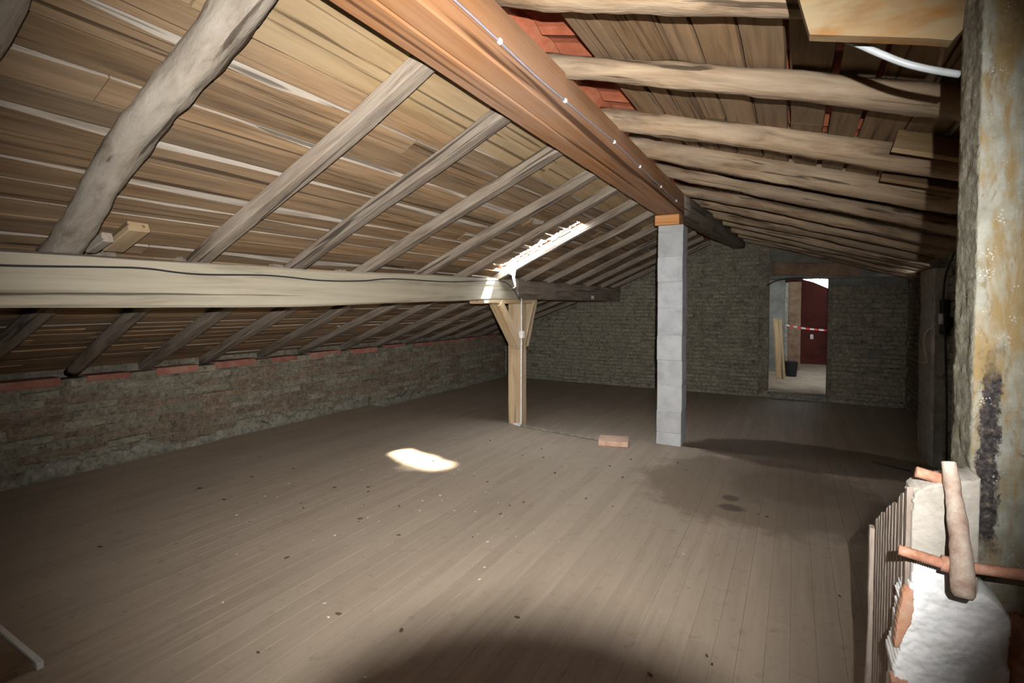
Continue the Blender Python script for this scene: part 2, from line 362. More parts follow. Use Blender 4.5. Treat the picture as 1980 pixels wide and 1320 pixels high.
def rows(xa, xb, zfun, slope, wmin, wmax, lifts, first=None, flip=1, mats=('board', 'wane'), joints=(2.0, 3.4)):
    """from xa (high) to xb (low)"""
    sgn = 1 if xb > xa else -1; cosS = math.cos(math.atan(slope)); X = xa; k = 0
    while (xb-X)*sgn > .03:
        W = first if (k == 0 and first) else random.uniform(wmin, wmax)
        gap = random.choice((.004, .005, .007, .009, .012, .018)) if k else .006
        W = min(W, abs(xb-X)/cosS)
        Xc = X+sgn*W/2*cosS; y = Y0-random.uniform(0, 1.5)
        cut = sgn < 0 and Xc > SLX[0]-.02 and Xc < SLX[1]+.02
        jit = (random.uniform(-.02, .025), random.uniform(-.015, .01))
        while y < Y1:
            ye = y+random.uniform(*joints)
            if Y1-ye < .6: ye = Y1
            segs = [(max(y, Y0), ye)]
            if cut and y < SLY[1] and ye > SLY[0]:
                segs = [(max(y, Y0), SLY[0]+jit[0]), (SLY[1]+jit[1], ye)]
            for a, b2 in segs:
                if b2-a > .06:
                    wn = random.choice((.004, .006, .008, .03, .045)) if W < .2 else .01
                    mm = ('board_new', 'wane') if (k == 0 and first) else mats
                    board_at(Xc, zfun(Xc)+lifts, slope*(1 if sgn < 0 else -1) if True else 0, a, b2, W-gap, random.random()*100, wn, mm, 1 if sgn < 0 else 1)
            y = ye
        X += sgn*W*cosS; k += 1
rows(-1.16, -2.72, zU, .45, .105, .135, .070, first=.36)
rows(-2.73, -5.02, zL, .345, .105, .14, .070)
def rows_right():
    X = -.80; s = .31; a = math.atan(s); cs = math.cos(a); k = 0
    while X < 1.36:
        W = random.uniform(.10, .165); gap = random.choice((.004, .006, .008, .012, .018, .024)); Xc = X+W/2*cs; y = Y0-random.uniform(0, 1.5)
        while y < Y1:
            ye = y+random.uniform(1.8, 3.2)
            if Y1-ye < .6: ye = Y1
            yy = max(y, Y0)
            y_ax = Vector((-cs, 0, math.sin(a))); n = Vector((math.sin(a), 0, cs)); x_ax = y_ax.cross(n)
            tl = R(random.uniform(-2, 2)); y2 = y_ax*math.cos(tl)+n*math.sin(tl); n2 = n*math.cos(tl)-y_ax*math.sin(tl)
            c = Vector((Xc, (yy+ye)/2, zR(Xc)+.115))
            M = Matrix(((x_ax.x,y2.x,n2.x,c.x),(x_ax.y,y2.y,n2.y,c.y),(x_ax.z,y2.z,n2.z,c.z),(0,0,0,1)))
            roof_board(M, ye-yy-.004, W-gap, .022, random.choice((.004, .005, .006, .03)), random.random()*100, ('board', 'wane'))
            y = ye
        X += W*cs; k += 1
rows_right()
# terracotta tiles above the boards: joined, nobody could count them from here
def tiles():
    V = []; F = []
    ny = 230; ys = [Y0-.1+(Y1+.25-Y0)*i/ny for i in range(ny+1)]
    def sheet(xs, zf, base):
        st = len(V)
        for k, X in enumerate(xs):
            for y in ys:
                ph = (y/.21) % 1.0; V.append((X, y, zf(X)+base+.028*abs(math.sin(math.pi*ph))+(.012 if k % 2 else 0)))
        for k in range(len(xs)-1):
            for j in range(ny):
                xm = (xs[k]+xs[k+1])/2; ym = (ys[j]+ys[j+1])/2
                if SLX[0]-.02 < xm < SLX[1]+.02 and SLY[0]-.09 < ym < SLY[1]+.05: continue
                if any(abs(xm-hx) < .05 and abs(ym-hy) < .022 for hx, hy in HOLES): continue
                a = st+k*(ny+1)+j; F.append((a, a+1, a+ny+2, a+ny+1))
    def xs(a, b, d):
        n = max(1, round(abs(b-a)/d)); o = []
        for i in range(n):
            o += [a+(b-a)*i/n, a+(b-a)*(i+.999)/n]
        return o
    fine = xs(-1.0, -1.74, .3)+xs(-1.745, -2.59, .05)+xs(-2.60, -2.65, .05)
    sheet(fine, zU, .118); sheet([-2.65]+xs(-2.66, -5.3, .33), zL, .118)
    sheet(xs(-1.02, 1.6, .33), zR, .165)
    # ridge cap
    st = len(V)
    for y in ys:
        for q in range(7):
            an = math.pi*q/6; V.append((-.99-.20*math.cos(an), y, 2.33+.145*q/6+.20*math.sin(an)))
    for j in range(ny):
        for q in range(6): a = st+j*7+q; F.append((a, a+7, a+8, a+1))
    c = Vector((-1.8, 4, 2)); me = mesh('roof_tiles', [Vector(v)-c for v in V], F, 'tile')
    tag(link('roof_tiles', me, ceiling, Matrix.Translation(c)), kind='stuff')
HOLES = []
tiles()

# ------------------------------------------------------------------ walls
def brick_layer(parent, org, U, Vv, Nn, ulen, vlen, inside, mat, maxn=300, h=.052, joint=.014, wl=(.20, .38), depth=.05, proud=.009, alt=None, altp=0):
    U, Vv, Nn = Vector(U), Vector(Vv), Vector(Nn); org = Vector(org); items = []
    v = 0; r = 0
    while v < vlen:
        hh = h*random.uniform(.9, 1.1); u = -random.uniform(0, .25)
        while u < ulen:
            ln = random.uniform(*wl); uu = max(0, u); ue = min(ulen, u+ln)
            if ue-uu > .05 and inside((uu+ue)/2, v+hh/2) and random.random() > .02:
                items.append((org+U*(uu+ue)/2+Vv*(v+hh/2+random.uniform(-.003, .003))+Nn*(random.uniform(-proud, proud)-depth/2), ue-uu-joint, hh))
            u += ln+.0
        v += hh+joint; r += 1
    items.sort(key=lambda t: (t[0]-CAM).length)
    protos = []
    for q in range(6):
        bm = bmesh.new(); bmesh.ops.create_cube(bm, size=1)
        for vt in bm.verts: vt.co += Vector((random.uniform(-.03, .03), random.uniform(-.08, .08), random.uniform(-.10, .10)))
        me = bpy.data.meshes.new('brick'); bm.to_mesh(me); bm.free(); me.materials.append(MT[mat]); protos.append(me)
    if alt:
        for q in range(6):
            me = protos[q].copy(); me.materials[0] = MT[alt]; protos.append(me)
    big = []; BV = []; BF = []
    for k, (c, ln, hh) in enumerate(items):
        me = protos[random.randrange(6)+(6 if alt and random.random() < altp else 0)]
        tw = random.uniform(-.03, .03)
        M = Matrix(((U.x*ln, Nn.x*depth, Vv.x*hh, c.x), (U.y*ln, Nn.y*depth, Vv.y*hh, c.y), (U.z*ln, Nn.z*depth, Vv.z*hh, c.z), (0,0,0,1)))
        if k < maxn: link('brick', me, parent, M)
        else:
            s = len(BV); BV += [M @ vt.co for vt in me.vertices]; BF += [tuple(s+i for i in p.vertices) for p in me.polygons]
    if BV:
        c = Vector(org); tag(link('brick_courses', mesh('brick_courses', [p-c for p in BV], BF, mat), parent, Matrix.Translation(c)), kind='stuff')
# left wall
wl_ = tag(empty('wall_left', (-4.9, 3.5, 0)), kind='structure')
box('masonry_core', (-5.12, Y0, -.2), (-4.884, Y1, .74), 'mortar', wl_)
slab_l = box('eaves_fill', (-5.07, Y0, .72), (-5.02, Y1, .84), 'mortar', wl_)
brick_layer(wl_, (-4.875, .3, .03), (0,1,0), (0,0,1), (1,0,0), 8.1, .68, lambda u, v: not (v > .60 and random.random() < .35), 'brickr', 290, alt='brick', altp=.45)
box('rough_masonry', (-5.0, Y0, 0), (-4.885, .32, .68), 'mortar', wl_)
LOWY = [(.62, .50), (1.10, 1.10), (1.74, 1.45), (2.24, 2.0), (2.76, 2.5), (3.36, 3.05), (3.86, 3.62), (4.48, 4.15), (5.1, 4.72), (5.7, 5.3), (6.3, 5.95), (6.95, 6.6), (7.6, 7.25), (8.2, 7.85)]
for i in range(len(LOWY)-1):
    a, b2 = LOWY[i][0]+.07, LOWY[i+1][0]-.07
    box('eaves_brick', (-5.02, a, .70+random.uniform(-.01, .01)), (-4.87+random.uniform(-.015, .01), b2-random.uniform(0, .08), .752+random.uniform(-.008, .012)), 'pinkbrick', wl_, .004, .004, i)
def skirt(name, parent, pfun, t0, t1, n, hgt, thick, seed, nrm):
    secs = []
    nrm = Vector(nrm)
    for i in range(n+1):
        t = t0+(t1-t0)*i/n; p = Vector(pfun(t)); h = hgt*(.75+.6*noise.noise(Vector((t*2.1, seed, 0)))+.5*noise.noise(Vector((t*7, seed, 4)))+.3*noise.noise(Vector((t*23, seed, 6)))); th = thick*(1+.5*noise.noise(Vector((t*6, seed, 9))))
        secs.append([p-nrm*.02, p+nrm*th*1.6, p+nrm*th+Vector((0,0,h*.4)), p+nrm*th*.7+Vector((0,0,h*.85)), p-nrm*.02+Vector((0,0,h))])
    return loft(name, secs, 'skirt', parent)
skirt('plaster_base', wl_, lambda t: (-4.872, t, -.005), -1.4, 4.82, 240, .15, .014, 3, (1,0,0))
skirt('plaster_base', wl_, lambda t: (-4.872, t, -.075), 4.83, 8.42, 60, .15, .018, 5, (1,0,0))
# back gable wall
wb_ = tag(empty('wall_back', (-1.8, 8.45, 0)), kind='structure')
DX0, DX1, DZ1 = -.33, .425, 1.70
def slab(name, poly, y0, y1, mat, parent):
    n = len(poly); V = [(x, y0, z) for x, z in poly]+[(x, y1, z) for x, z in poly]
    F = [tuple(range(n)), tuple(reversed(range(n, 2*n)))]+[(i, i+n, (i+1) % n+n, (i+1) % n) for i in range(n)]
    c = Vector(((poly[0][0]), (y0+y1)/2, poly[0][1]))
    return link(name, mesh(name, [Vector(v)-c for v in V], F, mat), parent, Matrix.Translation(c))
rf = lambda X: (zLeft(X)+.10) if X < -1.0 else (zR(X)+.12)
slab('masonry_core', [(-5.1, -.2), (DX0, -.2), (DX0, 2.27), (-1.0, 2.50), (-1.2, rf(-1.2)), (-2.65, rf(-2.65)), (-5.1, rf(-5.1))], 8.444, 8.72, 'mortar', wb_)
slab('masonry_core', [(DX1, -.2), (1.5, -.2), (1.5, 1.56), (DX1, 1.56)], 8.444, 8.72, 'mortar', wb_)
slab('rendered_gable', [(DX0, DZ1), (1.5, DZ1), (1.5, zR(1.5)+.1), (DX0, zR(DX0)+.1)], 8.52, 8.72, 'greywall', wb_)
slab('rendered_gable', [(DX1, 1.56), (1.5, 1.56), (1.5, DZ1), (DX1, DZ1)], 8.60, 8.72, 'greywall', wb_)
brick_layer(wb_, (-4.9, 8.43, -.03), (1,0,0), (0,0,1), (0,-1,0), 4.57, 2.3, lambda u, v: v-.03 < rf(u-4.9)-.14, 'brick', 230, h=.047, joint=.016, wl=(.16, .34))
brick_layer(wb_, (DX1, 8.43, -.03), (1,0,0), (0,0,1), (0,-1,0), .9, 1.58, lambda u, v: not (.47 < u < .64 and .60 < v < .73), 'brick', 68, h=.047, joint=.016, wl=(.16, .34))
skirt('plaster_base', wb_, lambda t: (t, 8.43, -.075), -4.85, DX0, 70, .09, .02, 8, (0,-1,0))
skirt('plaster_base', wb_, lambda t: (t, 8.43, -.075), DX1, 1.3, 20, .09, .02, 9, (0,-1,0))
bar('lintel', [(-.30, 8.50, 1.86), (.80, 8.50, 1.80)], sec_box(.10, .19, .01), 'lintel', wb_, 8, .006, 3, 2)
box('door_jamb', (DX0-.14, 8.422, -.06), (DX0+.005, 8.47, 2.12), 'mortar', wb_, .006, .01, 3)
box('door_jamb', (DX1-.005, 8.422, -.06), (DX1+.05, 8.47, 1.62), 'mortar', wb_, .006, .01, 7)
box('threshold', (DX0, 8.40, -.10), (DX1, 8.74, -.02), 'skirt', wb_, .006, .008, 4)
box('wall_plate', (.91, 8.424, .58), (1.06, 8.446, .70), 'greywall', wb_, .004)
# right wall
wr_ = tag(empty('wall_right', (1.3, 4, 0)), kind='structure')
box('masonry_core', (1.34, 6.2, -.2), (1.55, Y1+.26, 1.72), 'mortar', wr_)
box('masonry_core', (1.14, 1.14, -.2), (1.38, 6.2, 1.76), 'mortar', wr_)
brick_layer(wr_, (1.12, 2.6, -.05), (0,1,0), (0,0,1), (-1,0,0), 3.55, 1.75, lambda u, v: not (2.72 < u < 2.92 and 1.02 < v+.0 < 1.42), 'brick', 140, alt='brickr', altp=.3)
brick_layer(wr_, (1.315, 6.2, -.05), (0,1,0), (0,0,1), (-1,0,0), 2.2, 1.6, lambda u, v: True, 'brick', 60)
bar('plastered_pier', [(1.10, 5.72, -.08), (1.09, 5.75, 1.62)], sec_box(.13, .5, .02), 'cement', wr_, 40, .03, 5, 4, up=(0,1,0), smooth=False)
# front wall behind the camera
wf_ = tag(empty('wall_front', (-1.8, -1.6, 0)), kind='structure')
slab('gable', [(-5.1, -.2), (1.5, -.2), (1.5, rf(1.5)), (-.95, 2.46), (-1.2, rf(-1.2)), (-2.65, rf(-2.65)), (-5.1, rf(-5.1))], -1.75, -1.55, 'frontwall', wf_)
box('side_return', (1.14, -1.55, -.2), (1.38, 1.14, 1.78), 'frontwall', wf_)

# ------------------------------------------------------------------ roof timbers
def ridge():
    # underside split by a long drying crack
    a, b2 = .11, .105; sec = [(-a+.006,-b2),(-.012,-b2),(-.004,-b2+.02),(.004,-b2),(a-.006,-b2),(a,-b2+.006),(a,b2-.006),(a-.006,b2),(-a+.006,b2),(-a,b2-.006),(-a,-b2+.006)]
    o = bar('ridge_beam', [(-1.02, -1.5, 2.245), (-1.02, 1.8, 2.25), (-1.025, 4.93, 2.257)], sec, 'ridge', None, 40, .006, 1.2, 3, smooth=False)
    return tag(o, 'squared reddish ridge beam with a long drying crack, resting on the block post', 'beam')
ridge()
tag(bar('far_ridge_beam', [(-1.0, 4.95, 2.27), (-.76, 8.46, 2.27)], sec_box(.2, .19, .02), 'rafter', None, 16, .012, 2, 9), 'grey weathered ridge beam between the block post and the brick gable wall', 'beam')
tag(bar('purlin', [(-2.70, -1.5, 1.405), (-2.70, 2.1, 1.415), (-2.70, 4.2, 1.475), (-2.70, 4.74, 1.478)], sec_box(.2, .225, .012), 'purlin', None, 40, .007, 1.5, 5, smooth=False), 'long pale squared purlin carrying the left rafters, with a black cable along it', 'beam')
tag(bar('far_purlin', [(-2.69, 4.76, 1.488), (-2.70, 8.46, 1.488)], sec_box(.2, .225, .015), 'rafter', None, 20, .008, 1.5, 6, smooth=False), 'grey squared purlin running from the timber post to the brick gable wall', 'beam')
ordn = ['first', 'second', 'third', 'fourth', 'fifth', 'sixth', 'seventh', 'eighth', 'ninth', 'tenth', 'eleventh', 'twelfth', 'thirteenth']
# upper left rafters
UPY = [(1.53, 1.51, .066), (2.10, 2.10, .066), (2.65, 2.72, .068), (3.28, 3.33, .076), (3.80, 3.84, .066), (4.40, 4.405, .062), (4.95, 5.02, .055), (5.55, 5.65, .066), (6.2, 6.35, .066), (6.85, 6.95, .066), (7.5, 7.55, .066), (8.1, 8.15, .066)]
tag(bar('thick_rafter_log', [(-2.80, .915, zU(-2.80)+.03), (-2.0, .895, zU(-2.0)+.035), (-1.13, .875, zU(-1.13)+.03)], sec_round(.118, .115, 18), 'biglog', None, 60, .016, 6, 21, bend=.035), 'thick crooked unsquared log rafter reaching from the long purlin up to the ridge', 'rafter', 'upper left rafters')
tag(bar('shaded_rafter_log', [(-2.80, .46, zU(-2.80)+.03), (-2.0, .44, zU(-2.0)+.03), (-1.13, .42, zU(-1.13)+.03)], sec_round(.13, .10, 16), 'biglog', None, 30, .015, 5, 23, bend=.02), 'dark log rafter in shade beside the thick crooked log', 'rafter', 'upper left rafters')
for k, (ya, yb, wd) in enumerate(UPY):
    o = bar('upper_rafter', [(-2.78, ya-.01, zU(-2.78)+.034), (-1.135, yb, zU(-1.135)+.034)], sec_box(wd*1.18, .068, .006), 'rafter', None, 16, .005, 3, 30+k, bend=.02, smooth=False)
    if k == 5: tag(o, 'squared left rafter glowing with daylight beside the slit in the roof', 'rafter', 'upper left rafters')
    else: tag(o, 'squared grey left rafter above the purlin, %s after the thick crooked log' % ordn[k], 'rafter', 'upper left rafters')
# lower left rafters
for k, (yf, yp) in enumerate(LOWY):
    rd = k == 2
    o = bar('lower_rafter', [(-4.98, yf+.02, zL(-4.98)+.034), (-2.80, yp+.02, zL(-2.80)+.034)], sec_round(.11, .075, 12) if k in (0, 2) else sec_box(.095, .068, .008), 'biglog' if k < 1 else 'rafter', None, 16, .005, 3, 60+k, bend=.018, smooth=rd or k == 0)
    tag(o, 'grey rafter between the purlin and the low left wall, %s from the front wall' % (ordn+['fourteenth'])[k], 'rafter', 'lower left rafters')
# timber offcuts lying on the purlin
tag(bar('orange_offcut', [(-2.72, 1.12, 1.575), (-2.52, 1.135, 1.655)], sec_box(.085, .045, .004), 'board_new', None, 2, .003, 4, 2, smooth=False), 'short orange wooden offcut standing on the purlin beside the thick log', 'offcut')
tag(bar('pale_offcut', [(-2.70, 1.03, 1.56), (-2.56, 1.035, 1.60)], sec_box(.04, .04, .004), 'wane', None, 2, .003, 4, 8, smooth=False), 'small pale wooden block wedged on the purlin by the thick log', 'offcut')
# right rafters
RY = [(.30, .30, .11), (.90, .91, .11), (1.53, 1.53, .115), (2.13, 2.15, .108), (2.93, 2.95, .13), (3.58, 3.63, .165), (4.28, 4.32, .112), (4.95, 5.03, .098), (5.55, 5.6, .11), (6.15, 6.2, .11), (6.75, 6.75, .11), (7.3, 7.3, .11), (7.85, 7.85, .11), (8.3, 8.3, .11)]
for k, (ya, yb, d) in enumerate(RY):
    o = bar('log_rafter', [(-1.04, ya, zR(-1.04)+d/2), (1.42, yb, zR(1.42)+d/2)], sec_round(d*1.03, d*.93, 14), 'log', None, 48, .013, 7, 90+k, bend=.035, taper=-.04)
    tag(o, 'barked round log rafter between the ridge and the right wall, %s from the front wall' % (ordn+['fourteenth'])[k], 'rafter', 'right log rafters')
# plank ends nailed under the right logs
tag(bar('plank_end', [(.36, 2.66, 2.005), (.98, 2.66, 1.80)], sec_box(.145, .022, .003), 'board_new', None, 3, .002, 3, 4, smooth=False, up=(0,-.75,.7)), 'wide short plank end nailed against the right logs', 'plank')
tag(bar('narrow_plank_end', [(.385, 3.22, 1.985), (1.0, 3.22, 1.79)], sec_box(.085, .022, .003), 'board', None, 3, .002, 3, 6, smooth=False, up=(0,-.75,.7)), 'narrow short plank end nailed below the wide one on the right logs', 'plank')

# ------------------------------------------------------------------ posts
bp = tag(empty('block_post', (-1.0, 4.89, 0)), 'grey concrete block post on the step edge carrying the ridge beam', 'post')
JZ = [0, .115, .325, .565, .795, 1.03, 1.275, 1.525, 1.765, 1.99, 2.05]
for i in range(len(JZ)-1):
    s = random.uniform(-.003, .003)
    box('block', (-1.118+s, 4.78+s, JZ[i]+.002), (-.892+s, 5.0+s, JZ[i+1]-.002), 'block', bp, .005, .002, i)
box('mortar_core', (-1.1145, 4.7835, 0.001), (-.8955, 4.9965, 2.049), 'block', bp)
tag(box('oak_packing', (-1.145, 4.755, 2.051), (-.925, 4.96, 2.148), 'orange', None, .004), 'orange wooden packing block between post top and ridge beam', 'block')
tp = tag(empty('timber_post', (-2.68, 4.92, 0)), 'short timber post with two diagonal braces holding up the long purlin', 'post')
bar('shaft', [(-2.682, 4.90, -.07), (-2.682, 4.90, 1.325)], sec_box(.165, .13, .008), 'post', tp, 12, .003, 3, 2, up=(0,1,0), smooth=False)
bar('corbel', [(-2.69, 4.10, 1.35), (-2.69, 5.24, 1.352)], sec_box(.17, .05, .008), 'post', tp, 8, .003, 3, 4, smooth=False)
bar('brace', [(-2.655, 4.84, .86), (-2.655, 4.40, 1.335)], sec_box(.12, .095, .008), 'post', tp, 6, .003, 3, 5, smooth=False)
bar('brace', [(-2.655, 4.97, .86), (-2.655, 5.18, 1.335)], sec_box(.12, .085, .008), 'post', tp, 6, .003, 3, 6, smooth=False)
cd = tag(empty('wall_conduit', (-2.585, 4.83, 0)), 'thin white conduit with a junction box running down the timber post', 'conduit')
tube('pipe', [(-2.585, 4.815, 1.38), (-2.585, 4.815, .99)], .009, 'white', cd)
box('junction_box', (-2.60, 4.785, .955), (-2.55, 4.833, 1.03), 'white', cd, .004)
tube('pipe', [(-2.585, 4.815, .96), (-2.588, 4.815, .5), (-2.588, 4.812, .06), (-2.60, 4.80, .02), (-2.66, 4.775, .012), (-2.55, 4.74, .011)], .009, 'white', cd)
tag(tube('floor_pipe', [(-2.55, 4.735, .011), (-2.1, 4.68, .011), (-1.57, 4.60, .011)], .010, 'skirt'), 'dusty pipe lying on the floor from the timber post to the loose brick', 'pipe')
br = bar('loose_brick', [(-1.60, 4.55, .027), (-1.34, 4.62, .027)], sec_box(.22, .05, .004), 'pinkbrick', None, 3, .003, 6, 2, smooth=False)
br.data.materials.clear(); br.data.materials.append(rough_mat('flat_brick', [(.46,.28,.20), (.58,.38,.28), (.60,.45,.34)], 12, .4, .004))
tag(br, 'flat terracotta brick lying on the floor at the step edge', 'brick')

# ------------------------------------------------------------------ cables
tag(tube('purlin_cable', [(-2.588, -.6, 1.45), (-2.588, .30, 1.455), (-2.588, .707, 1.459), (-2.588, 1.03, 1.474), (-2.588, 1.19, 1.478), (-2.588, 1.42, 1.464), (-2.588, 1.81, 1.478), (-2.588, 2.17, 1.465), (-2.588, 2.51, 1.477), (-2.588, 2.82, 1.505), (-2.587, 3.52, 1.512), (-2.585, 4.30, 1.555), (-2.585, 4.56, 1.515), (-2.58, 4.73, 1.40), (-2.582, 4.80, 1.36)], .0042, 'black'), 'thin black cable fixed along the long purlin', 'cable')
rc = tag(empty('ridge_cable', (-.905, 2.5, 2.22)), 'thin grey wire held by white clips along the ridge beam', 'cable')
tube('wire', [(-.903, -.6, 2.22), (-.903, .6, 2.222), (-.903, 1.25, 2.225), (-.903, 1.52, 2.221), (-.903, 1.8, 2.214), (-.903, 2.09, 2.219), (-.903, 2.45, 2.226), (-.903, 2.79, 2.232), (-.903, 3.33, 2.223), (-.903, 3.93, 2.214), (-.903, 4.8, 2.21)], .0042, 'wire', rc)
for y, z in ((1.52, 2.222), (2.09, 2.219), (2.79, 2.233), (3.33, 2.224), (3.93, 2.215), (4.5, 2.212)):
    box('clip', (-.909, y-.009, z-.010), (-.893, y+.009, z+.008), 'white', rc, .003)

# ------------------------------------------------------------------ daylight slit: torn film
def film():
    V = []; F = []
    def strip(pts, wd, th=.002):
        s = len(V)
        for p, ww in zip(pts, wd):
            p = Vector(p)
            for sx, sy in ((-1, -1), (1, -1), (1, 1), (-1, 1)): V.append(p+Vector((sx*ww*.3, sx*ww*.55, 0))+Vector((0, sy*th, sx*ww*.15)))
        for i in range(len(pts)-1):
            for j in range(4): a = s+i*4+j; b2 = s+i*4+(j+1) % 4; F.append((a, b2, b2+4, a+4))
        F.append((s+3, s+2, s+1, s)); e = s+(len(pts)-1)*4; F.append((e, e+1, e+2, e+3))
    strip([(-2.39, 4.25, 1.75), (-2.39, 4.26, 1.69), (-2.385, 4.28, 1.63), (-2.39, 4.29, 1.58), (-2.38, 4.295, 1.53), (-2.375, 4.30, 1.49)], [.09, .075, .04, .025, .018, .012])
    strip([(-2.38, 4.285, 1.60), (-2.42, 4.20, 1.64), (-2.46, 4.12, 1.66)], [.03, .02, .006])
    strip([(-2.375, 4.30, 1.495), (-2.38, 4.27, 1.475), (-2.39, 4.24, 1.478)], [.012, .010, .005])
    random.seed(31)
    for i in range(16):
        X = -2.38+.62*i/15; z = zU(X)+.083
        strip([(X, 4.195+random.uniform(-.02, .02), z), (X+.01, 4.24+random.uniform(-.02, .03), z-.005-.02*random.random())], [random.uniform(.03, .05), random.uniform(.008, .03)])
    c = Vector((-2.2, 4.1, 1.8))
    return tag(link('torn_film', mesh('torn_film', [v-c for v in V], F, 'film'), None, Matrix.Translation(c)), 'torn white roofing film hanging in shreds from the daylight slit', 'film')
film()

# ------------------------------------------------------------------ near right: concrete pillar and broken wall end, group scaled up about the camera
def pillar():
    fx = [.267+.0045*i for i in range(36)]+[.46, .6, .8, 1.14]; fy = 1.125; by = 1.25
    ly = [by-.0104*i for i in range(1, 12)]
    base = [(x, fy, 'f') for x in fx]+[(1.14, by, 'b'), (.6, by, 'b'), (.267, by, 'b')]+[(.267, y, 'l') for y in ly]
    secs = []; n = 330; zt = 1.90
    for i in range(n+1):
        z = zt*i/n; s = []
        for x, y, k in base:
            p = Vector((x, y, z)); a = noise.noise(p*26)*.003+noise.noise(p*75)*.0018+noise.noise(p*190)*.001
            if k == 'f': p.y -= a+.006*max(0, noise.noise(p*10+Vector((3, 0, 0))))
            elif k == 'l': p.x -= a*1.2+.0015*noise.noise(Vector((1, y*70, z*5)))
            s.append(p)
        secs.append(s)
    nf = len(fx)
    o = loft('concrete_pillar', secs, ['pillar', 'pilside'], None, lambda j: 0 if j < nf else 1)
    return tag(o, 'stained crumbling concrete pillar with ochre streaks and a black tar run', 'pillar')
pillar()
bw = tag(empty('broken_wall_end', (.21, 1.2, 0)), 'broken hollow brick wall end with ribbed terracotta and lumpy white plaster', 'wall')
def ribbed():
    # end face ribs: section in plan, lofted upward, top sloping away
    pts = []
    for i in range(11):
        y0 = 1.066+.033*i
        pts += [(.172, y0), (.172, y0+.023), (.1755, y0+.025), (.1755, y0+.031)]
    plan = [(.262, 1.056)]+[(.180, 1.056)]+pts+[(.175, 1.432), (.262, 1.432)]
    secs = []; n = 40
    for i in range(n+1):
        s = []
        for x, yy in plan:
            top = 1.0-.52*(yy-1.06)+.012*noise.noise(Vector((1, yy*22, 1)))
            z = top*i/n
            s.append((x+.0008*noise.noise(Vector((x*40, yy*40, z*30))), yy, z))
        secs.append(list(reversed(s)))
    loft('ribbed_brick', secs, 'rib', bw, None, False)
ribbed()
def lumpy(name, lo, hi, mat, parent, nx, nz_, amp, outline, seed, freq=20):
    """a coat on a wall facing -Y: displaced front sheet with an irregular outline, closed at the back"""
    V = []; F = []
    xs = [lo[0]+(hi[0]-lo[0])*i/nx for i in range(nx+1)]; zs = [lo[2]+(hi[2]-lo[2])*i/nz_ for i in range(nz_+1)]
    idx = {}; ok = [[outline((xs[i]+xs[i+1])/2, (zs[j]+zs[j+1])/2) for j in range(nz_)] for i in range(nx)]
    ins = lambda i, j: 0 <= i < nx and 0 <= j < nz_ and ok[i][j]
    dxs = (hi[0]-lo[0])/nx; dzs = (hi[2]-lo[2])/nz_
    for i in range(nx):
        for j in range(nz_):
            if not ok[i][j]: continue
            for a, b2 in ((i, j), (i+1, j), (i+1, j+1), (i, j+1)):
                for back in (0, 1):
                    if (a, b2, back) not in idx:
                        p = Vector((xs[a], lo[1], zs[b2])); nb = [(ii, jj) for ii in (a-1, a) for jj in (b2-1, b2) if ins(ii, jj)]
                        edge = len(nb) < 4
                        d = amp*(noise.noise(p*freq+Vector((seed, 0, 0)))+.5*noise.noise(p*freq*2.7+Vector((0, seed, 0)))+.3*noise.noise(p*freq*7))
                        x, z = p.x, p.z
                        if edge:   # round the outline off
                            x = .5*x+.5*sum(xs[ii]+dxs/2 for ii, jj in nb)/len(nb); z = .5*z+.5*sum(zs[jj]+dzs/2 for ii, jj in nb)/len(nb); d -= amp*.8
                        idx[(a, b2, back)] = len(V); V.append((x, hi[1] if back else lo[1]-d, z))
            f = lambda a, b2, k: idx[(a, b2, k)]
            F.append((f(i, j, 0), f(i+1, j, 0), f(i+1, j+1, 0), f(i, j+1, 0)))
            for (di, dj, e0, e1) in ((-1, 0, (i, j+1), (i, j)), (1, 0, (i+1, j), (i+1, j+1)), (0, -1, (i, j), (i+1, j)), (0, 1, (i+1, j+1), (i, j+1))):
                if not ins(i+di, j+dj): F.append((f(*e0, 0), f(*e0, 1), f(*e1, 1), f(*e1, 0)))
    c = (Vector(lo)+Vector(hi))/2
    return link(name, mesh(name, [Vector(v)-c for v in V], F, mat, None, True), parent, Matrix.Translation(c))
def wob(x, s, a): return a*noise.noise(Vector((x*28, s, 0)))+a*.5*noise.noise(Vector((x*90, s, 4)))
def lerp(x, pts):
    if x <= pts[0][0]: return pts[0][1]
    for (a, b2), (c, d) in zip(pts, pts[1:]):
        if x <= c: return b2+(d-b2)*(x-a)/(c-a)
    return pts[-1][1]
PL_LEFT = [(0, .165), (.50, .165), (.62, .158), (.70, .1565), (.75, .164), (.80, .168), (.84, .174), (.89, .183)]
PL_TOP = [(.10, .86), (.175, .885), (.21, .890), (.236, .885), (.256, .855), (.28, .85), (.30, .83), (.34, .70)]
def pl_out(x, z):
    return lerp(z, PL_LEFT)+wob(z, 1, .004) < x < (.300+wob(z, 3, .006) if z > .6 else .36) and z < lerp(x, PL_TOP)+wob(x, 2, .008)
lumpy('plaster_coat', (.12, 1.040, .30), (.37, 1.118, .92), 'plaster', bw, 110, 250, .006, pl_out, 3)
lumpy('mortar_cap', (.16, 1.049, .84), (.27, 1.118, 1.06), 'cement', bw, 60, 100, .003, lambda x, z: .177+wob(z, 5, .003) < x < .262 and z < lerp(x, [(.17, .99), (.18, 1.0), (.215, 1.022), (.262, 1.035)])+wob(x, 6, .004), 5)
box('lower_masonry', (.168, 1.058, 0), (.262, 1.432, .36), 'cement', bw, .004, .004, 2)
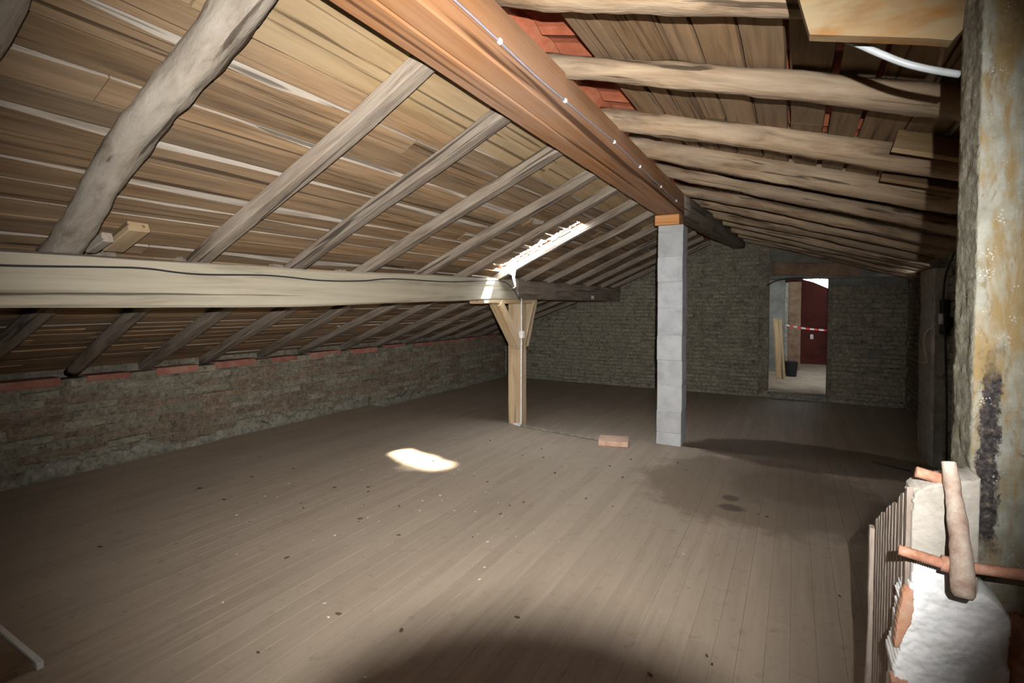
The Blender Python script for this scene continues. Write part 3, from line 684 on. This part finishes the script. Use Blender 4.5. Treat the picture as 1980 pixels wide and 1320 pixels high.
lumpy('terracotta_patch', (.14, 1.0385, .70), (.20, 1.056, .86), 'terra', bw, 60, 130, .0015, lambda x, z: lerp(z, [(.72, .158), (.80, .166), (.85, .174)])-.0045+wob(z, 11, .003) < x < lerp(z, [(.72, .1595), (.78, .182), (.845, .186)])-.004+wob(z, 15, .003) and .735 < z < .838, 8)
lumpy('terracotta_patch', (.13, 1.030, .62), (.19, 1.056, .70), 'terra', bw, 60, 70, .0015, lambda x, z: .152 < x < .176+wob(z, 12, .006) and z < .685+wob(x, 13, .006), 9)
lumpy('brick_patch', (.29, 1.110, .62), (.38, 1.124, .86), 'rust', bw, 50, 80, .0015, lambda x, z: x > .306+wob(z, 14, .014)+.05*abs(z-.76) and z < .80+wob(x, 19, .01), 9)
# grey plaster skin on the far side of the wall end
bar('plaster_skin', [(.172, 1.446, 0), (.176, 1.446, .785)], sec_box(.022, .022, .003), 'rib', bw, 30, .006, 9, 5, up=(0,1,0), smooth=False)
# steel
th = lambda t, i: 1.0+(.10 if i % 2 else -.06)
rb = tag(empty('cross_rebar', (.2, .975, .92)), 'rusty threaded rod sticking across the broken plaster in front of the pillar', 'rebar')
tube('threaded_end', [(.150, .985, .923), (.206, .978, .917)], .0080, 'rust', rb, 10, 40, th)
tube('nut', [(.201, .978, .918), (.213, .977, .917)], .0125, 'rust', rb, 8, 3)
tube('plain_bar', [(.206, .978, .917), (.31, .970, .928)], .0082, 'rust', rb, 10, 20)
o = tube('crusted_rod', [(.2225, 1.052, 1.056), (.2255, 1.035, 1.012), (.226, 1.010, .975), (.2235, .972, .930), (.2205, .945, .885)], .0135, 'mudrod', None, 16, 12, lambda t, i: (.72+.42*t+.14*noise.noise(Vector((t*9, 2, 0))))*(1 if t < .95 else 1-7*(t-.95)))
tag(o, 'thick steel rod crusted with mortar leaning out of the wall end', 'rod')
tag(tube('short_rebar', [(.182, 1.06, 1.031), (.226, 1.062, 1.022)], .0088, 'rust', None, 10, 46, th), 'short orange rusty rebar stub on top of the broken wall end', 'rebar')
# plywood board above, conduit
BO = [(.018, 1.836), (.041, 1.829), (.12, 1.806), (.20, 1.782), (.233, 1.770), (.246, 1.785), (.252, 1.90), (-.02, 1.985)]
o = loft('formwork_board', [[(x0, yy, z) for x0, z in BO] for yy in (1.15, 1.178)], 'ply', None, None, False)
tag(o, 'orange plywood formwork board with cement smears fixed beside the concrete pillar', 'board')
tag(tube('grey_conduit', [(.03, 1.32, 1.95), (.07, 1.25, 1.867), (.106, 1.245, 1.837), (.14, 1.245, 1.811), (.182, 1.25, 1.784), (.222, 1.255, 1.765), (.268, 1.262, 1.748)], .0068, 'conduit'), 'thin grey plastic conduit curving out from behind the plywood board', 'conduit')

# ------------------------------------------------------------------ right wall fittings
sw = tag(empty('switch_box', (1.08, 5.42, 1.2)), 'dark electrical backboard with a small white switch on the right wall', 'switch')
box('backboard', (1.075, 5.33, 1.07), (1.10, 5.53, 1.36), 'black', sw, .003)
box('switch', (1.055, 5.36, 1.15), (1.076, 5.42, 1.24), 'white', sw, .003)
tag(tube('black_wall_cable', [(1.07, 5.05, 1.72), (1.06, 5.25, 1.55), (1.06, 5.30, 1.36), (1.055, 5.2, 1.1), (1.055, 5.1, .6), (1.055, 5.05, 0.1)], .008, 'black'), 'black cable hanging down the right wall past the switch', 'cable')
tag(tube('dangling_root', [(1.0, 5.35, 1.12), (1.0, 5.55, 1.08), (1.0, 5.62, 1.0), (1.0, 5.55, .90), (1.0, 5.50, .82), (.99, 5.75, .80)], .008, 'pale'), 'pale frayed cord dangling beside the plastered pier', 'cord')
tag(tube('dark_stick', [(.62, 5.35, -.06), (.70, 5.05, .0), (.80, 4.86, .03)], .007, 'black'), 'thin black stick leaning over the floor step near the right wall', 'stick')

# ------------------------------------------------------------------ room behind the doorway
fr = tag(empty('floor_2', (.3, 10.8, 0)), kind='structure')
box('boarded_floor', (-1.2, 8.74, -.12), (1.6, 13.2, .0), 'tanfloor', fr)
wx = tag(empty('wall_far_room', (.3, 13, 0)), kind='structure')
slab('red_wall', [(-1.2, 0), (1.6, 0), (1.6, 1.22), (.65, 1.68), (.35, 1.83), (.05, 1.925), (-1.2, 2.2)], 13.0, 13.15, 'darkred', wx)
box('side_wall', (-1.25, 8.72, 0), (-1.1, 13.2, 2.6), 'greywall', wx)
box('side_wall', (1.5, 8.72, 0), (1.6, 13.2, 2.3), 'greywall', wx)
box('partition', (-1.1, 11.2, 0), (-.16, 11.28, 1.95), 'greywall', wx)
box('frame_upright', (-.16, 11.18, 0), (-.10, 11.30, 1.75), 'skirt', wx, .004)
box('inner_post', (-.10, 11.6, 0), (.12, 11.75, 1.78), 'lintel', wx, .004)
def far_roof():
    xs = [-1.3+2.9*i/60 for i in range(61)]; lo = []
    for x in xs: lo.append((x, (1.945-.11*max(0, x-.05)-.10*min(0, x-.05)*2.4)+.006*math.sin(x*75)))
    V = []; F = []
    for k, (y, dz) in enumerate(((8.72, .32), (13.2, 0))):
        for x, z in lo: V.append((x, y, z+dz))
        for x, z in lo: V.append((x, y, z+dz+.03))
    n = len(lo)
    for i in range(n-1):
        F += [(i, i+1, 2*n+i+1, 2*n+i), (n+i+1, n+i, 3*n+i, 3*n+i+1), (2*n+i, 2*n+i+1, 3*n+i+1, 3*n+i), (i+1, i, n+i, n+i+1)]
    o = link('ceiling_2', mesh('ceiling_2', V, F, 'greywall'), None, None); tag(o, kind='structure')
far_roof()
for k, (xa, xb, y) in enumerate(((-.26, -.31, 10.3), (-.20, -.235, 10.34))):
    tag(bar('leaning_plank', [(xa+.04, y-.25, .0), (xb, y+.3, 1.06-.02*k)], sec_box(.075, .022, .002), 'board_new', None, 2, 0, 3, k, up=(0,-1,.3), smooth=False), ('taller pale plank leaning against the partition behind the doorway', 'shorter pale plank leaning beside the black bucket behind the doorway')[k], 'plank', 'planks leaning behind the doorway')
bk = tag(empty('black_bucket', (-.03, 10.6, 0)), 'small black bucket beside the leaning planks behind the doorway', 'bucket')
o = loft('body', [[(-.03+math.cos(a)*r, 10.6+math.sin(a)*r, z) for a in [2*math.pi*i/16 for i in range(16)]] for z, r in ((0, .085), (.02, .09), (.26, .11), (.27, .115), (.275, .105), (.05, .085))], 'black', bk)
tape = bar('barrier_tape', [(-.13, 11.17, .92), (.2, 10.8, .875), (.60, 10.4, .86)], sec_box(.004, .03, .001), 'tape', None, 10, 0, 3, 1, smooth=False)
tag(tape, 'red and white barrier tape stretched across the room behind the doorway', 'tape')
tag(box('wall_socket', (.32, 12.965, .56), (.38, 13.0, .66), 'white', None, .006), 'small white socket on the dark red wall behind the doorway', 'socket')

tag(tube('arched_cable', [(-.36, 8.40, 1.60), (-.25, 8.40, 1.665), (-.08, 8.40, 1.70), (.10, 8.44, 1.705)], .011, 'black'), 'black cable arching across the top of the doorway', 'cable')
tag(box('paper_tag', (-2.597, 7.0, 1.40), (-2.590, 7.10, 1.45), 'film'), 'small white paper tag on the grey far purlin', 'tag')
# ------------------------------------------------------------------ left foreground panel, debris
pn = tag(empty('floor_panel', (-3.0, .4, 0)), 'brown chipboard panel with a white edge strip lying on the floor', 'panel')
box('sheet', (-3.6, -.3, .001), (-2.37, .70, .026), 'lintel', pn, .003)
box('edge_strip', (-3.6, .702, .001), (-2.345, .722, .030), 'white', pn, .002)
random.seed(99)
def chipmesh(mat, s):
    bm = bmesh.new(); bmesh.ops.create_icosphere(bm, subdivisions=1, radius=1)
    for v in bm.verts: v.co = Vector((v.co.x*random.uniform(.7, 1.3), v.co.y*random.uniform(.3, .7), v.co.z*.3))*s
    zm = min(v.co.z for v in bm.verts)
    for v in bm.verts: v.co.z -= zm
    me = bpy.data.meshes.new('chip'); bm.to_mesh(me); bm.free(); me.materials.append(MT[mat]); return me
dk = [chipmesh('chip', .016) for _ in range(5)]; lt = [chipmesh('pale', .009) for _ in range(4)]
def scatter(meshes, n, name, label, group, cx, cy, sx, sy):
    k = 0
    while k < n:
        x = random.gauss(cx, sx); y = random.gauss(cy, sy)
        if not (-4.6 < x < .3 and .9 < y < 4.7): continue
        M = Matrix.Translation((x, y, .0005)) @ Matrix.Rotation(random.uniform(0, 6.3), 4, 'Z') @ Matrix.Scale(random.uniform(.5, 1.15), 4)
        tag(link(name, random.choice(meshes), None, M), label, 'debris', group); k += 1
scatter(dk, 48, 'wood_chip', 'small dark wood chip lying on the dusty floorboards', 'dark chips on the floor', -2.2, 2.6, 1.0, .9)
scatter(lt, 55, 'plaster_crumb', 'tiny pale plaster crumb lying on the dusty floorboards', 'pale crumbs on the floor', -2.2, 2.4, .8, .7)

# ------------------------------------------------------------------ the photographer's camera, whose flash lights the place
pc = tag(empty('tripod_camera', (CAM-FW*.12).to_tuple()[:2]+(0,)), 'black camera with flash on a slim tripod added to hold it up', 'camera')
def axis_loft(name, prof, mat, parent, origin, n=24):
    secs = []
    for d, r in prof: secs.append([origin-FW*d+RT*math.cos(2*math.pi*i/n)*r+UP*math.sin(2*math.pi*i/n)*r for i in range(n)])
    return loft(name, secs, mat, parent)
axis_loft('lens', [(.004, .040), (.004, .046), (.03, .046), (.032, .042), (.10, .040), (.115, .036)], 'black', pc, CAM+RT*.031)
cb = CAM-FW*.15
def obox(name, c, sx, sy, sz, mat, parent):
    V = [c+RT*sx*a+FW*sy*b2+UP*sz*d for a in (-.5, .5) for b2 in (-.5, .5) for d in (-.5, .5)]
    F = [(0,1,3,2),(4,6,7,5),(0,4,5,1),(2,3,7,6),(0,2,6,4),(1,5,7,3)]
    m = sum(V, Vector())/8; return link(name, mesh(name, [v-m for v in V], F, mat), parent, Matrix.Translation(m))
obox('body', cb, .14, .07, .095, 'black', pc)
obox('flash_head', CAM+RT*.032+UP*.092-FW*.115, .06, .05, .03, 'black', pc)
obox('flash_foot', CAM+RT*.03+UP*.062-FW*.135, .04, .05, .045, 'black', pc)
hub = cb-UP*.055
for k in range(3):  # tripod legs and column added as a support under the camera
    a = R(150+120*k)+TH; tube('leg', [hub-Vector((0,0,.03)), Vector((hub.x+math.cos(a)*.22, hub.y+math.sin(a)*.22-.06, .006))], .011, 'black', pc, 8, 4)
tube('column', [cb-Vector((0,0,.04)), cb-Vector((0,0,.25))], .014, 'black', pc, 10, 3)
